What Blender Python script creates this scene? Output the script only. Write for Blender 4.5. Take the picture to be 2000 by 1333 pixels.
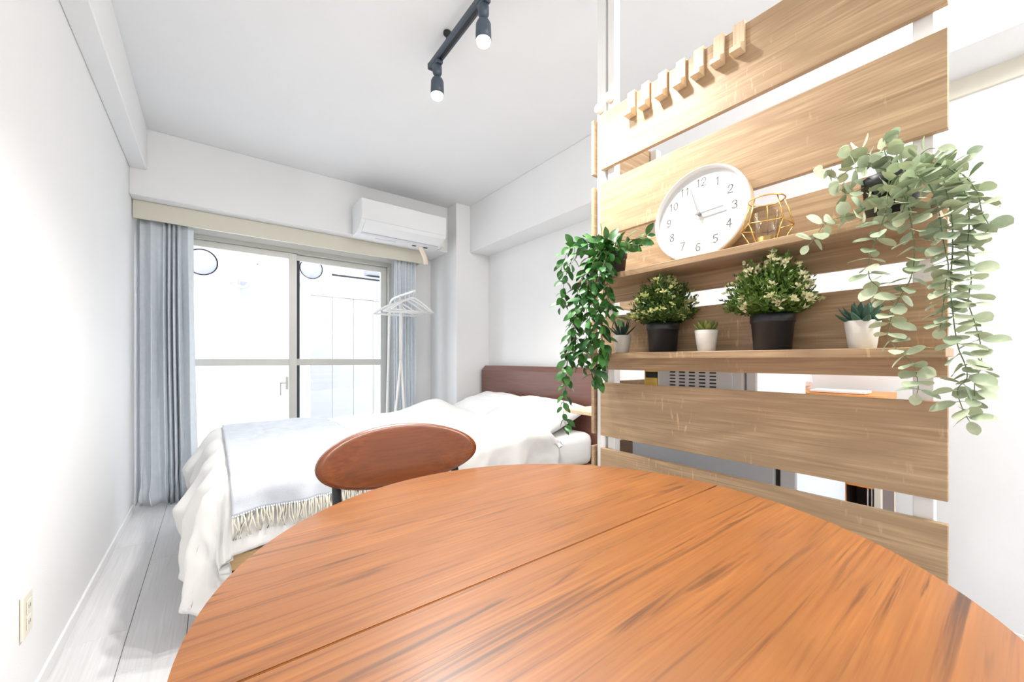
import bpy, bmesh, math, random
from mathutils import Vector, Matrix, noise

# ------------------------------------------------------------------ scene, camera, light
for o in list(bpy.data.objects): bpy.data.objects.remove(o, do_unlink=True)
S = bpy.context.scene
COL = S.collection
PI = math.pi
FPX, HORIZON, YAW = 765.0, 704.0, math.radians(37.5)
cam = bpy.data.cameras.new('camera'); camo = bpy.data.objects.new('camera', cam); COL.objects.link(camo)
cam.sensor_fit = 'HORIZONTAL'; cam.sensor_width = 36.0
cam.lens = 36.0 * FPX / 2000.0
cam.shift_y = -(666.5 - HORIZON) / 2000.0
cam.clip_start = 0.01; cam.clip_end = 200
camo.location = (0, 0, 1.0); camo.rotation_euler = (PI/2, 0, -YAW)
S.camera = camo

W = bpy.data.worlds.new('world'); S.world = W; W.use_nodes = True
bg = W.node_tree.nodes['Background']
bg.inputs['Color'].default_value = (0.90, 0.95, 1.0, 1); bg.inputs['Strength'].default_value = 4.8
SPOT_POWER = 42.0
LAMP_POWER = 43.0
S.view_settings.view_transform = 'Standard'; S.view_settings.look = 'None'
S.view_settings.gamma = 1.0; S.view_settings.use_curve_mapping = False
S.view_settings.exposure = 0.45

def ray(px, py):
    x = (px - 1000) / FPX; z = (HORIZON - py) / FPX
    c, s = math.cos(YAW), math.sin(YAW)
    return Vector((s + c*x, c - s*x, z))
def atX(px, py, X): d = ray(px, py); return Vector((0, 0, 1)) + d * (X / d.x)
def atY(px, py, Y): d = ray(px, py); return Vector((0, 0, 1)) + d * (Y / d.y)

# ------------------------------------------------------------------ materials
MATS = {}
def srgb(r, g, b):
    f = lambda v: (v/255)/12.92 if v/255 <= 0.04045 else ((v/255+0.055)/1.055)**2.4
    return (f(r), f(g), f(b), 1)
def base_mat(name):
    m = bpy.data.materials.new(name); m.use_nodes = True
    nt = m.node_tree; b = nt.nodes['Principled BSDF']
    MATS[name] = m
    return m, nt, b
def N(nt, t, **kw):
    n = nt.nodes.new(t)
    for k, v in kw.items(): setattr(n, k, v)
    return n
def plain(name, col, rough=0.5, metal=0.0, var=0.04, scale=6.0, bump=0.0, bscale=200.0, spec=0.5, sub=0.0, trans=0.0):
    m, nt, b = base_mat(name)
    tc = N(nt, 'ShaderNodeTexCoord'); nz = N(nt, 'ShaderNodeTexNoise')
    nz.inputs['Scale'].default_value = scale; nz.inputs['Detail'].default_value = 3
    nt.links.new(tc.outputs['Object'], nz.inputs['Vector'])
    r = N(nt, 'ShaderNodeValToRGB')
    r.color_ramp.elements[0].position = 0.3; r.color_ramp.elements[1].position = 0.7
    r.color_ramp.elements[0].color = tuple(max(0, c*(1-var)) for c in col[:3]) + (1,)
    r.color_ramp.elements[1].color = tuple(min(1, c*(1+var)) for c in col[:3]) + (1,)
    nt.links.new(nz.outputs['Fac'], r.inputs['Fac']); nt.links.new(r.outputs['Color'], b.inputs['Base Color'])
    b.inputs['Roughness'].default_value = rough; b.inputs['Metallic'].default_value = metal
    b.inputs['Specular IOR Level'].default_value = spec
    if bump > 0:
        n2 = N(nt, 'ShaderNodeTexNoise'); n2.inputs['Scale'].default_value = bscale; n2.inputs['Detail'].default_value = 2
        nt.links.new(tc.outputs['Object'], n2.inputs['Vector'])
        bp = N(nt, 'ShaderNodeBump'); bp.inputs['Strength'].default_value = bump; bp.inputs['Distance'].default_value = 0.002
        nt.links.new(n2.outputs['Fac'], bp.inputs['Height']); nt.links.new(bp.outputs['Normal'], b.inputs['Normal'])
    return m
def mix(nt, fac, a, b_, mode='MIX'):
    n = N(nt, 'ShaderNodeMix', data_type='RGBA', blend_type=mode)
    if isinstance(fac, (int, float)): n.inputs[0].default_value = fac
    else: nt.links.new(fac, n.inputs[0])
    for i, v in ((6, a), (7, b_)):
        if isinstance(v, tuple): n.inputs[i].default_value = v
        else: nt.links.new(v, n.inputs[i])
    return n.outputs[2]
def wood(name, along, c_lo, c_hi, streak, rough=0.45, s_amt=0.5, s_lo=0.58, s_hi=0.72, s_scale=(1.6, 22), fiber=(4, 160), marks=0.0, rings=0.35, ring_scale=7.0, coat=0.0, bump=0.05, fine=0.0, s_dist=0.9):
    """Procedural veneer: fine fibres, soft cathedral bands, dark streaks, pale saw marks. along = 0/1/2 axis of the grain."""
    m, nt, b = base_mat(name)
    tc = N(nt, 'ShaderNodeTexCoord'); oi = N(nt, 'ShaderNodeObjectInfo')
    off = N(nt, 'ShaderNodeVectorMath', operation='SCALE'); off.inputs[0].default_value = (13.1, 7.7, 5.3)
    nt.links.new(oi.outputs['Random'], off.inputs['Scale'])
    add = N(nt, 'ShaderNodeVectorMath', operation='ADD')
    nt.links.new(tc.outputs['Object'], add.inputs[0]); nt.links.new(off.outputs[0], add.inputs[1])
    def stretched(al, ac):
        mp = N(nt, 'ShaderNodeMapping'); v = [ac, ac, ac]; v[along] = al
        mp.inputs['Scale'].default_value = v
        nt.links.new(add.outputs[0], mp.inputs['Vector']); return mp.outputs[0]
    def nse(vec, detail=4, dist=0.0, rgh=0.55):
        n = N(nt, 'ShaderNodeTexNoise'); n.inputs['Scale'].default_value = 1
        n.inputs['Detail'].default_value = detail; n.inputs['Distortion'].default_value = dist; n.inputs['Roughness'].default_value = rgh
        nt.links.new(vec, n.inputs['Vector']); return n.outputs['Fac']
    def ramp(fac, p0, p1, c0=(0,0,0,1), c1=(1,1,1,1)):
        r = N(nt, 'ShaderNodeValToRGB'); e = r.color_ramp.elements
        e[0].position = p0; e[1].position = p1; e[0].color = c0; e[1].color = c1
        nt.links.new(fac, r.inputs['Fac']); return r.outputs['Color']
    f1 = nse(stretched(*fiber), 3)
    col = ramp(f1, 0.28, 0.72, c_lo, c_hi)
    # cathedral rings: contour lines of a slow noise
    slow = nse(stretched(1.1, 6.0), 2, 0.4)
    mul = N(nt, 'ShaderNodeMath', operation='MULTIPLY'); mul.inputs[1].default_value = ring_scale
    nt.links.new(slow, mul.inputs[0])
    fr = N(nt, 'ShaderNodeMath', operation='PINGPONG'); fr.inputs[1].default_value = 1.0; nt.links.new(mul.outputs[0], fr.inputs[0])
    rr = ramp(fr.outputs[0], 0.0, 1.0, (1, 1, 1, 1), (0, 0, 0, 1))
    r2 = N(nt, 'ShaderNodeMath', operation='MULTIPLY'); r2.inputs[1].default_value = rings
    nt.links.new(rr, r2.inputs[0])
    r3 = N(nt, 'ShaderNodeMath', operation='MULTIPLY')
    nt.links.new(r2.outputs[0], r3.inputs[0]); nt.links.new(ramp(f1, 0.35, 0.65), r3.inputs[1])
    col = mix(nt, r3.outputs[0], col, streak)
    st = nse(stretched(*s_scale), 5, s_dist, 0.6)
    sf0 = ramp(st, s_lo, s_hi); pa = ramp(nse(stretched(1.3, 4.0), 2), 0.40, 0.62, (0.25, 0.25, 0.25, 1))
    sfm = N(nt, 'ShaderNodeMath', operation='MULTIPLY'); nt.links.new(sf0, sfm.inputs[0]); nt.links.new(pa, sfm.inputs[1]); sf = sfm.outputs[0]
    s2 = N(nt, 'ShaderNodeMath', operation='MULTIPLY'); s2.inputs[1].default_value = s_amt
    nt.links.new(sf, s2.inputs[0])
    col = mix(nt, s2.outputs[0], col, streak)
    if fine > 0:
        ff = ramp(nse(stretched(2.6, 95), 3, 0.5), 0.60, 0.70)
        f5 = N(nt, 'ShaderNodeMath', operation='MULTIPLY'); f5.inputs[1].default_value = fine; nt.links.new(ff, f5.inputs[0])
        col = mix(nt, f5.outputs[0], col, streak)
    if marks > 0:
        mk = ramp(nse(stretched(110, 26), 2), 0.60, 0.70); ms = ramp(nse(stretched(5, 7), 2), 0.52, 0.66)
        mm = N(nt, 'ShaderNodeMath', operation='MULTIPLY'); nt.links.new(mk, mm.inputs[0]); nt.links.new(ms, mm.inputs[1])
        m3 = N(nt, 'ShaderNodeMath', operation='MULTIPLY'); m3.inputs[1].default_value = marks; nt.links.new(mm.outputs[0], m3.inputs[0])
        col = mix(nt, m3.outputs[0], col, tuple(min(1, c*1.5) for c in c_hi[:3]) + (1,))
    nt.links.new(col, b.inputs['Base Color'])
    b.inputs['Roughness'].default_value = rough
    b.inputs['Coat Weight'].default_value = coat; b.inputs['Coat Roughness'].default_value = 0.25
    bp = N(nt, 'ShaderNodeBump'); bp.inputs['Strength'].default_value = bump; bp.inputs['Distance'].default_value = 0.002
    nt.links.new(f1, bp.inputs['Height']); nt.links.new(bp.outputs['Normal'], b.inputs['Normal'])
    return m
def emit(name, col, strength):
    m, nt, b = base_mat(name)
    b.inputs['Base Color'].default_value = (1, 1, 1, 1)
    b.inputs['Emission Color'].default_value = col; b.inputs['Emission Strength'].default_value = strength
def glass(name, tint=(1, 1, 1, 1), rough=0.0):
    m, nt, b = base_mat(name); nt.nodes.remove(b)
    out = nt.nodes['Material Output']
    tr = N(nt, 'ShaderNodeBsdfTransparent'); tr.inputs['Color'].default_value = tint
    gl = N(nt, 'ShaderNodeBsdfGlossy'); gl.inputs['Roughness'].default_value = rough
    lw = N(nt, 'ShaderNodeLayerWeight'); lw.inputs['Blend'].default_value = 0.5
    pw = N(nt, 'ShaderNodeMath', operation='POWER'); pw.inputs[1].default_value = 5.0; nt.links.new(lw.outputs['Facing'], pw.inputs[0])
    fr = N(nt, 'ShaderNodeMath', operation='MULTIPLY_ADD'); fr.inputs[1].default_value = 0.75; fr.inputs[2].default_value = 0.04; nt.links.new(pw.outputs[0], fr.inputs[0])
    mx = N(nt, 'ShaderNodeMixShader')
    nt.links.new(fr.outputs[0], mx.inputs[0]); nt.links.new(tr.outputs[0], mx.inputs[1]); nt.links.new(gl.outputs[0], mx.inputs[2])
    nt.links.new(mx.outputs[0], out.inputs['Surface'])
def leafmat(name, c, c2, rough=0.4, spec=0.5):
    m, nt, b = base_mat(name)
    tc = N(nt, 'ShaderNodeTexCoord'); oi = N(nt, 'ShaderNodeObjectInfo')
    nz = N(nt, 'ShaderNodeTexNoise'); nz.inputs['Scale'].default_value = 60
    nt.links.new(tc.outputs['Object'], nz.inputs['Vector'])
    ad = N(nt, 'ShaderNodeMath', operation='ADD'); nt.links.new(oi.outputs['Random'], ad.inputs[0]); nt.links.new(nz.outputs['Fac'], ad.inputs[1])
    hf = N(nt, 'ShaderNodeMath', operation='MULTIPLY'); hf.inputs[1].default_value = 0.62; nt.links.new(ad.outputs[0], hf.inputs[0])
    r = N(nt, 'ShaderNodeValToRGB'); e = r.color_ramp.elements
    e[0].position = 0.2; e[1].position = 0.85; e[0].color = c; e[1].color = c2
    nt.links.new(hf.outputs[0], r.inputs['Fac']); nt.links.new(r.outputs['Color'], b.inputs['Base Color'])
    b.inputs['Roughness'].default_value = rough; b.inputs['Specular IOR Level'].default_value = spec
    return m

plain('wall_paper', (0.88, 0.885, 0.89, 1), 0.75, var=0.01, scale=3, bump=0.25, bscale=260, spec=0.2)
plain('ceiling_paper', (0.86, 0.87, 0.88, 1), 0.8, var=0.01, scale=3, bump=0.15, bscale=260, spec=0.2)
plain('white_trim', (0.86, 0.86, 0.86, 1), 0.4, var=0.01)
plain('white_paint', (0.86, 0.855, 0.84, 1), 0.35, var=0.01)
plain('white_plastic', (0.88, 0.89, 0.90, 1), 0.3, var=0.005)
plain('white_pot', (0.84, 0.82, 0.77, 1), 0.5, var=0.015)
plain('cream_valance', srgb(220, 216, 200), 0.5, var=0.01)
plain('cream_plate', srgb(238, 234, 218), 0.35, var=0.01)
plain('aluminium', srgb(205, 205, 200), 0.4, metal=0.3, var=0.02)
plain('dark_seal', (0.05, 0.055, 0.07, 1), 0.6)
plain('curtain_cloth', srgb(226, 233, 240), 0.9, var=0.03, scale=30, bump=0.2, bscale=500, spec=0.1)
plain('duvet_cloth', (0.83, 0.825, 0.81, 1), 0.85, var=0.01, scale=5, bump=0.1, bscale=90, spec=0.1)
plain('sheet_cloth', (0.80, 0.795, 0.785, 1), 0.85, var=0.01, scale=5, bump=0.1, bscale=60, spec=0.1)
plain('pillow_cloth', (0.82, 0.82, 0.82, 1), 0.85, var=0.01, scale=5, bump=0.1, bscale=60, spec=0.1)
plain('blanket_wool', srgb(206, 212, 220), 0.95, var=0.07, scale=14, bump=0.5, bscale=350, spec=0.05)
plain('fringe_wool', srgb(226, 222, 208), 0.95, var=0.05, scale=40)
plain('black_metal', (0.012, 0.013, 0.015, 1), 0.45, var=0.1)
plain('track_metal', srgb(70, 82, 96), 0.45, var=0.04)  # lightened grey: glow from the bulbs is put into the base colour
plain('black_pot', (0.012, 0.013, 0.016, 1), 0.42, var=0.1)
plain('brown_pot', (0.022, 0.016, 0.014, 1), 0.6, var=0.1)
plain('soil', (0.03, 0.02, 0.012, 1), 0.95, var=0.4, scale=80, bump=0.8, bscale=120)
plain('gold', (0.80, 0.55, 0.18, 1), 0.25, metal=1.0, var=0.03)
plain('chrome', (0.75, 0.75, 0.76, 1), 0.2, metal=1.0, var=0.02)
plain('clock_white', (0.88, 0.88, 0.87, 1), 0.5, var=0.005)
plain('clock_face', (0.70, 0.70, 0.695, 1), 0.6, var=0.005)
plain('clock_grey', srgb(150, 150, 152), 0.4, var=0.02)
plain('ink', (0.02, 0.02, 0.022, 1), 0.7)
plain('fridge_grey', srgb(222, 231, 243), 0.4, var=0.02)
plain('microwave_grey', srgb(222, 224, 230), 0.4, var=0.02)
plain('vent_dark', (0.03, 0.03, 0.035, 1), 0.7)
plain('cart_beige', srgb(214, 206, 192), 0.5, var=0.02)
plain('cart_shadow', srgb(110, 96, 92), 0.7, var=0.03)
plain('yellow_plastic', srgb(236, 200, 90), 0.5, var=0.03)
plain('bag_plastic', srgb(222, 226, 232), 0.25, var=0.03)
plain('hose', srgb(238, 222, 205), 0.5, var=0.02)
plain('facade', (0.80, 0.80, 0.80, 1), 0.85, var=0.02, scale=2)
plain('facade_grey', srgb(156, 157, 162), 0.8, var=0.04, scale=3)
plain('facade_dark', srgb(128, 130, 140), 0.7, var=0.05)
plain('fence_panel', srgb(166, 167, 170), 0.7, var=0.02)
plain('balcony_concrete', (0.7, 0.7, 0.7, 1), 0.9, var=0.05)
emit('lamp_glow', (1.0, 0.97, 0.93, 1), 6.0)
emit('bulb_glow', (1.0, 0.98, 0.95, 1), 40.0)
glass('pane_glass'); glass('cup_glass', (0.97, 0.97, 0.96, 1))
OAK = dict(rough=0.5, s_amt=0.40, s_lo=0.55, s_hi=0.75, s_scale=(2.2, 34), fiber=(5, 190), marks=0.45, rings=0.5, ring_scale=16, fine=0.35)
wood('oak_y', 1, srgb(164, 133, 99), srgb(210, 179, 141), srgb(122, 92, 64), **OAK)
wood('oak_x', 0, srgb(164, 133, 99), srgb(210, 179, 141), srgb(122, 92, 64), **OAK)
wood('oak_pale', 2, srgb(215, 188, 152), srgb(238, 216, 184), srgb(190, 160, 120), rough=0.5, s_amt=0.2, rings=0.1)
wood('teak_x', 0, srgb(136, 80, 36), srgb(168, 108, 53), srgb(62, 35, 22), rough=0.42, s_amt=1.0, fine=0.42, s_dist=2.2, s_lo=0.54, s_hi=0.66, s_scale=(1.7, 34), fiber=(5, 210), rings=0.30, ring_scale=12, coat=0.35, bump=0.03)
wood('teak_chair', 0, srgb(116, 60, 28), srgb(144, 80, 40), srgb(58, 28, 14), rough=0.3, s_amt=0.85, s_lo=0.52, s_hi=0.66, s_scale=(2.5, 40), fiber=(5, 180), rings=0.3, ring_scale=10, coat=0.3, bump=0.03)
wood('walnut', 1, srgb(104, 66, 54), srgb(124, 82, 70), srgb(70, 42, 34), rough=0.35, s_amt=0.3, rings=0.2, coat=0.25, bump=0.02)
wood('bed_pine', 0, srgb(190, 156, 108), srgb(216, 184, 138), srgb(150, 112, 70), rough=0.6, s_amt=0.4)
wood('orange_wood', 1, srgb(220, 140, 62), srgb(236, 160, 84), srgb(196, 116, 50), rough=0.4, s_amt=0.3, rings=0.15)
wood('floor_plank', 1, srgb(214, 213, 214), srgb(232, 231, 232), srgb(186, 183, 184), rough=0.38, s_amt=0.35, s_scale=(1.5, 26), fiber=(4, 150), rings=0.25, coat=0.1, bump=0.03)
leafmat('eucalyptus_leaf', srgb(140, 160, 130), srgb(206, 216, 182), 0.6, 0.3)
leafmat('vine_leaf', srgb(24, 74, 34), srgb(72, 132, 56), 0.35, 0.5)
leafmat('shrub_leaf', srgb(40, 70, 24), srgb(112, 146, 52), 0.5)
leafmat('shrub_tip', srgb(196, 204, 120), srgb(240, 238, 196), 0.6)
leafmat('aloe_leaf', srgb(30, 56, 44), srgb(50, 82, 66), 0.5)
leafmat('olive_leaf', srgb(84, 94, 36), srgb(130, 140, 66), 0.5)
leafmat('agave_leaf', srgb(38, 74, 62), srgb(76, 112, 94), 0.5)
plain('stem_green', srgb(112, 130, 92), 0.6, var=0.05)
plain('stem_brown', srgb(96, 84, 56), 0.7, var=0.1)

# ------------------------------------------------------------------ mesh helpers
def new_obj(name, me, mat, parent=None, loc=(0, 0, 0)):
    o = bpy.data.objects.new(name, me); COL.objects.link(o)
    if mat and not me.materials: me.materials.append(MATS[mat])
    o.location = loc
    if parent: o.parent = parent
    return o
def thing(name, label, cat, loc=(0, 0, 0), rotz=0.0, group=None, kind=None):
    o = bpy.data.objects.new(name, None); COL.objects.link(o)
    o.empty_display_size = 0.05; o.location = loc; o.rotation_euler = (0, 0, rotz)
    return tag(o, label, cat, group, kind)
def tag(o, label=None, cat=None, group=None, kind=None):
    if label: o['label'] = label
    if cat: o['category'] = cat
    if group: o['group'] = group
    if kind: o['kind'] = kind
    return o
def struct(o): o['kind'] = 'structure'; return o
class MB:
    def __init__(s): s.bm = bmesh.new()
    def box(s, x0, x1, y0, y1, z0, z1, bev=0.0, seg=1, M=None):
        vs = [s.bm.verts.new(((x0, x1)[i & 1], (y0, y1)[(i >> 1) & 1], (z0, z1)[(i >> 2) & 1])) for i in range(8)]
        fs = [s.bm.faces.new([vs[i] for i in q]) for q in ((0, 2, 3, 1), (4, 5, 7, 6), (0, 1, 5, 4), (2, 6, 7, 3), (0, 4, 6, 2), (1, 3, 7, 5))]
        if bev > 0:
            es = list({e for f in fs for e in f.edges})
            r = bmesh.ops.bevel(s.bm, geom=es, offset=bev, segments=seg, affect='EDGES', profile=0.5)
            if M: 
                vv = set(r['verts']) | {v for v in vs if v.is_valid}
                bmesh.ops.transform(s.bm, matrix=M, verts=list(vv))
        elif M: bmesh.ops.transform(s.bm, matrix=M, verts=vs)
        return s
    def lathe(s, prof, seg=32, c=(0, 0, 0), cap0=True, cap1=True, axis='Z'):
        rings = []
        for r, z in prof:
            ring = []
            for i in range(seg):
                a = 2*PI*i/seg
                p = (r*math.cos(a), r*math.sin(a), z)
                if axis == 'X': p = (p[2], p[0], p[1])
                if axis == 'Y': p = (p[1], p[2], p[0])
                ring.append(s.bm.verts.new((c[0]+p[0], c[1]+p[1], c[2]+p[2])))
            rings.append(ring)
        for a, b in zip(rings, rings[1:]):
            for i in range(seg):
                f = s.bm.faces.new((a[i], a[(i+1) % seg], b[(i+1) % seg], b[i])); f.smooth = True
        if cap0: s.bm.faces.new(rings[0][::-1])
        if cap1: s.bm.faces.new(rings[-1])
        return s
    def tube(s, pts, r, seg=8, cap=True, closed=False):
        pts = [Vector(p) for p in pts]; n = len(pts); rings = []
        rr = r if isinstance(r, (list, tuple)) else [r]*n
        up = Vector((0, 0, 1))
        for i, p in enumerate(pts):
            if closed: t = pts[(i+1) % n] - pts[i-1]
            else: t = pts[min(i+1, n-1)] - pts[max(i-1, 0)]
            t.normalize()
            a = t.cross(up if abs(t.dot(up)) < 0.98 else Vector((1, 0, 0))).normalized(); b = t.cross(a)
            rings.append([s.bm.verts.new(p + rr[i]*(a*math.cos(2*PI*k/seg) + b*math.sin(2*PI*k/seg))) for k in range(seg)])
        m = n if closed else n-1
        for i in range(m):
            A, B = rings[i], rings[(i+1) % n]
            for k in range(seg):
                f = s.bm.faces.new((A[k], A[(k+1) % seg], B[(k+1) % seg], B[k])); f.smooth = True
        if cap and not closed: s.bm.faces.new(rings[0][::-1]); s.bm.faces.new(rings[-1])
        return s
    def grid(s, P, nu, nv, smooth=True):
        V = [[s.bm.verts.new(P(i/(nu-1), j/(nv-1))) for j in range(nv)] for i in range(nu)]
        for i in range(nu-1):
            for j in range(nv-1):
                f = s.bm.faces.new((V[i][j], V[i+1][j], V[i+1][j+1], V[i][j+1])); f.smooth = smooth
        return s
    def prism(s, poly, z0, z1, M=None, smooth=False):
        a = [s.bm.verts.new((x, y, z0)) for x, y in poly]; b = [s.bm.verts.new((x, y, z1)) for x, y in poly]
        s.bm.faces.new(a[::-1]); s.bm.faces.new(b); n = len(poly)
        for i in range(n):
            f = s.bm.faces.new((a[i], a[(i+1) % n], b[(i+1) % n], b[i])); f.smooth = smooth
        if M: bmesh.ops.transform(s.bm, matrix=M, verts=a+b)
        return s
    def sphere(s, c, r, sc=(1, 1, 1), u=16, v=10):
        M = Matrix.Translation(c) @ Matrix.Diagonal((r*sc[0], r*sc[1], r*sc[2], 1))
        res = bmesh.ops.create_uvsphere(s.bm, u_segments=u, v_segments=v, radius=1.0, matrix=M)
        for vv in res['verts']:
            for f in vv.link_faces: f.smooth = True
        return s
    def mesh(s, name='mesh', fix=True):
        me = bpy.data.meshes.new(name)
        if fix: bmesh.ops.recalc_face_normals(s.bm, faces=s.bm.faces)
        s.bm.to_mesh(me); s.bm.free(); return me
    def build(s, name, mat, parent=None, loc=(0, 0, 0)):
        return new_obj(name, s.mesh(name), mat, parent, loc)
def box(name, mat, x0, x1, y0, y1, z0, z1, parent=None, bev=0.0, seg=1):
    """a box whose origin is its own centre"""
    c = ((x0+x1)/2, (y0+y1)/2, (z0+z1)/2)
    return MB().box(x0-c[0], x1-c[0], y0-c[1], y1-c[1], z0-c[2], z1-c[2], bev, seg).build(name, mat, parent, c)
def rounded_rect(w, h, r, n=5):
    P = []
    for cx, cy, a0 in ((w/2-r, h/2-r, 0), (-w/2+r, h/2-r, 90), (-w/2+r, -h/2+r, 180), (w/2-r, -h/2+r, 270)):
        for k in range(n+1):
            a = math.radians(a0 + 90*k/n); P.append((cx + r*math.cos(a), cy + r*math.sin(a)))
    return P
def catmull(pts, n=6):
    pts = [Vector(p) for p in pts]; out = []
    for i in range(len(pts)-1):
        p0, p1, p2, p3 = pts[max(i-1, 0)], pts[i], pts[i+1], pts[min(i+2, len(pts)-1)]
        for k in range(n):
            t = k/n
            out.append(0.5*((2*p1) + (p2-p0)*t + (2*p0-5*p1+4*p2-p3)*t*t + (3*p1-p0-3*p2+p3)*t**3))
    out.append(pts[-1]); return out

# ------------------------------------------------------------------ the setting
XL, XR, YF, YN, ZC = -0.415, 2.226, 3.83, -1.6, 2.50
floor = struct(box('floor', 'balcony_concrete', XL-0.1, XR+0.1, YN-0.1, YF+0.1, -0.15, -0.012))
random.seed(4)
PW = 0.172; x = XL; k = 0
pm = {}
while x < XR - 0.01:
    w = min(PW, XR - x)
    cuts = [YN]; y = {0: 2.92, 1: 1.75}.get(k, 0.9*random.random() + 1.2)
    while y > YN: y -= 0.9
    y += 0.9
    if y - YN < 0.05: y += 0.9
    while y < YF - 0.05: cuts.append(y); y += 0.9
    cuts.append(YF)
    for a, b in zip(cuts, cuts[1:]):
        key = (round(w, 4), round(b-a, 4))
        if key not in pm:
            pm[key] = MB().box(-w/2+0.0008, w/2-0.0008, -(b-a)/2+0.0008, (b-a)/2-0.0008, -0.006, 0.006, 0.0012).mesh('plank')
        new_obj('plank', pm[key], 'floor_plank', floor, (x + w/2 - floor.location.x, (a+b)/2 - floor.location.y, -0.006 - floor.location.z))
    x += PW; k += 1
struct(box('ceiling', 'ceiling_paper', XL-0.1, XR+0.1, YN-0.1, YF+0.1, ZC, ZC+0.1))
struct(box('wall_left', 'wall_paper', XL-0.1, XL, YN-0.1, YF+0.1, -0.012, ZC))
struct(box('wall_right', 'wall_paper', XR, XR+0.1, YN-0.1, YF+0.1, -0.012, ZC))
struct(box('wall_near', 'wall_paper', XL, XR, YN-0.1, YN, -0.012, ZC))
WX0, WX1, WZ1 = -0.30, 1.42, 1.96
b = MB(); b.box(XL, WX0, YF, YF+0.1, -0.012, ZC); b.box(WX1, XR, YF, YF+0.1, -0.012, ZC); b.box(WX0, WX1, YF, YF+0.1, WZ1, ZC)
b.box(WX0, WX1, YF, YF+0.1, -0.012, 0.06)
struct(b.build('wall_far', 'wall_paper'))
XB = -0.331
struct(tag(box('trim_1', 'wall_paper', XL, XB, YN, 3.45, 2.23, ZC, bev=0.004), 'white boxed beam along the top of the left wall'))
struct(tag(box('trim_2', 'wall_paper', XL, 1.849, 3.45, YF, 2.061, ZC, bev=0.003), 'white lintel beam above the window'))
struct(tag(box('trim_3', 'wall_paper', 1.849, XR, 3.278, YF, 0.0, ZC, bev=0.003), 'white square column in the far right corner'))
struct(tag(box('trim_4', 'wall_paper', 1.997, XR, YN, 3.278, 2.05, ZC, bev=0.003), 'white boxed beam along the top of the right wall'))
struct(tag(box('trim_5', 'cream_plate', XR-0.012, XR, YN, 1.6, 1.985, 2.05), 'cream strip under the right wall beam'))
struct(box('baseboard_left', 'white_trim', XL, XL+0.009, YN, 3.56, 0.0, 0.05, bev=0.002))
struct(box('baseboard_right', 'white_trim', XR-0.009, XR, YN, 3.27, 0.0, 0.05, bev=0.002))

# window: fixed frame and two sliding sashes
win = struct(thing('window_1', 'wide aluminium sliding window with two sashes behind the bed', None, (0.56, YF, 0.06)))
lx, ly, lz = win.location
def wbox(name, mat, x0, x1, y0, y1, z0, z1, parent=win, off=Vector((0, 0, 0)), bev=0.002):
    return box(name, mat, x0-lx-off.x, x1-lx-off.x, y0-ly-off.y, y1-ly-off.y, z0-lz-off.z, z1-lz-off.z, parent, bev)
wbox('frame_head', 'aluminium', WX0, WX1, YF-0.01, YF+0.09, WZ1-0.035, WZ1)
wbox('frame_sill', 'aluminium', WX0, WX1, YF-0.01, YF+0.09, 0.06, 0.095)
wbox('frame_jamb', 'aluminium', WX0, WX0+0.03, YF-0.01, YF+0.09, 0.095, WZ1-0.035)
wbox('frame_jamb', 'aluminium', WX1-0.03, WX1, YF-0.01, YF+0.09, 0.095, WZ1-0.035)
def sash(x0, x1, yc, handle):
    e = bpy.data.objects.new('sash', None); COL.objects.link(e); e.parent = win; e.empty_display_size = 0.05
    e.location = (x0-lx, yc-ly, 0.095-lz); o = e.location
    zt = WZ1-0.037
    wbox('stile', 'aluminium', x0, x0+0.045, yc-0.015, yc+0.015, 0.097, zt, e, o)
    wbox('stile', 'aluminium', x1-0.06, x1, yc-0.015, yc+0.015, 0.097, zt, e, o)
    wbox('top_rail', 'aluminium', x0+0.045, x1-0.06, yc-0.015, yc+0.015, zt-0.05, zt, e, o)
    wbox('bottom_rail', 'aluminium', x0+0.045, x1-0.06, yc-0.015, yc+0.015, 0.097, 0.16, e, o)
    wbox('middle_rail', 'aluminium', x0+0.045, x1-0.06, yc-0.014, yc+0.014, 0.955, 1.012, e, o)
    for z0, z1 in ((0.16, 0.955), (1.012, zt-0.05)):
        wbox('pane', 'pane_glass', x0+0.045, x1-0.06, yc-0.003, yc+0.003, z0, z1, e, o, 0)
    if not handle:
        for z0, z1 in ((0.16, 0.955), (1.012, zt-0.05)): wbox('seal_strip', 'dark_seal', x0+0.056, x0+0.082, yc-0.009, yc-0.0035, z0, z1, e, o, 0)
    if handle:
        m = MB(); hx = x1-0.075; m.box(hx-0.012+lx*0, hx+0.01, yc-0.03, yc-0.0155, 0.75, 0.86, 0.003)
        m.box(hx-0.05, hx-0.012, yc-0.028, yc-0.018, 0.80, 0.812, 0.002); m.box(hx-0.055, hx-0.043, yc-0.028, yc-0.018, 0.70, 0.81, 0.002)
        h = m.build('crescent_lock', 'aluminium', e); h.location = (-x0, -yc, -0.095)
        tag(h, 'small metal crescent lock lever')
sash(WX0+0.031, 0.588, YF+0.018, True); sash(0.535, WX1-0.031, YF+0.052, False)

# cream curtain box under the lintel
val = thing('curtain_box', 'long cream curtain box fixed above the window', 'curtain box', (0.6, 3.555, 1.94))
VX0, VX1 = XL+0.004, 1.631
def vb(n, x0, x1, y0, y1, z0, z1, m='cream_valance'): return box(n, m, x0-0.6, x1-0.6, y0-3.555, y1-3.555, z0-1.94, z1-1.94, val, 0.001)
vb('front_board', VX0, VX1, 3.555, 3.572, 1.94, 2.059)
vb('end_board', VX1-0.017, VX1, 3.573, 3.827, 1.94, 2.059)
vb('top_board', VX0, VX1-0.018, 3.573, 3.827, 2.043, 2.059)
vb('curtain_rail', VX0+0.02, VX1-0.03, 3.63, 3.655, 1.985, 2.0, 'aluminium')

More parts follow.
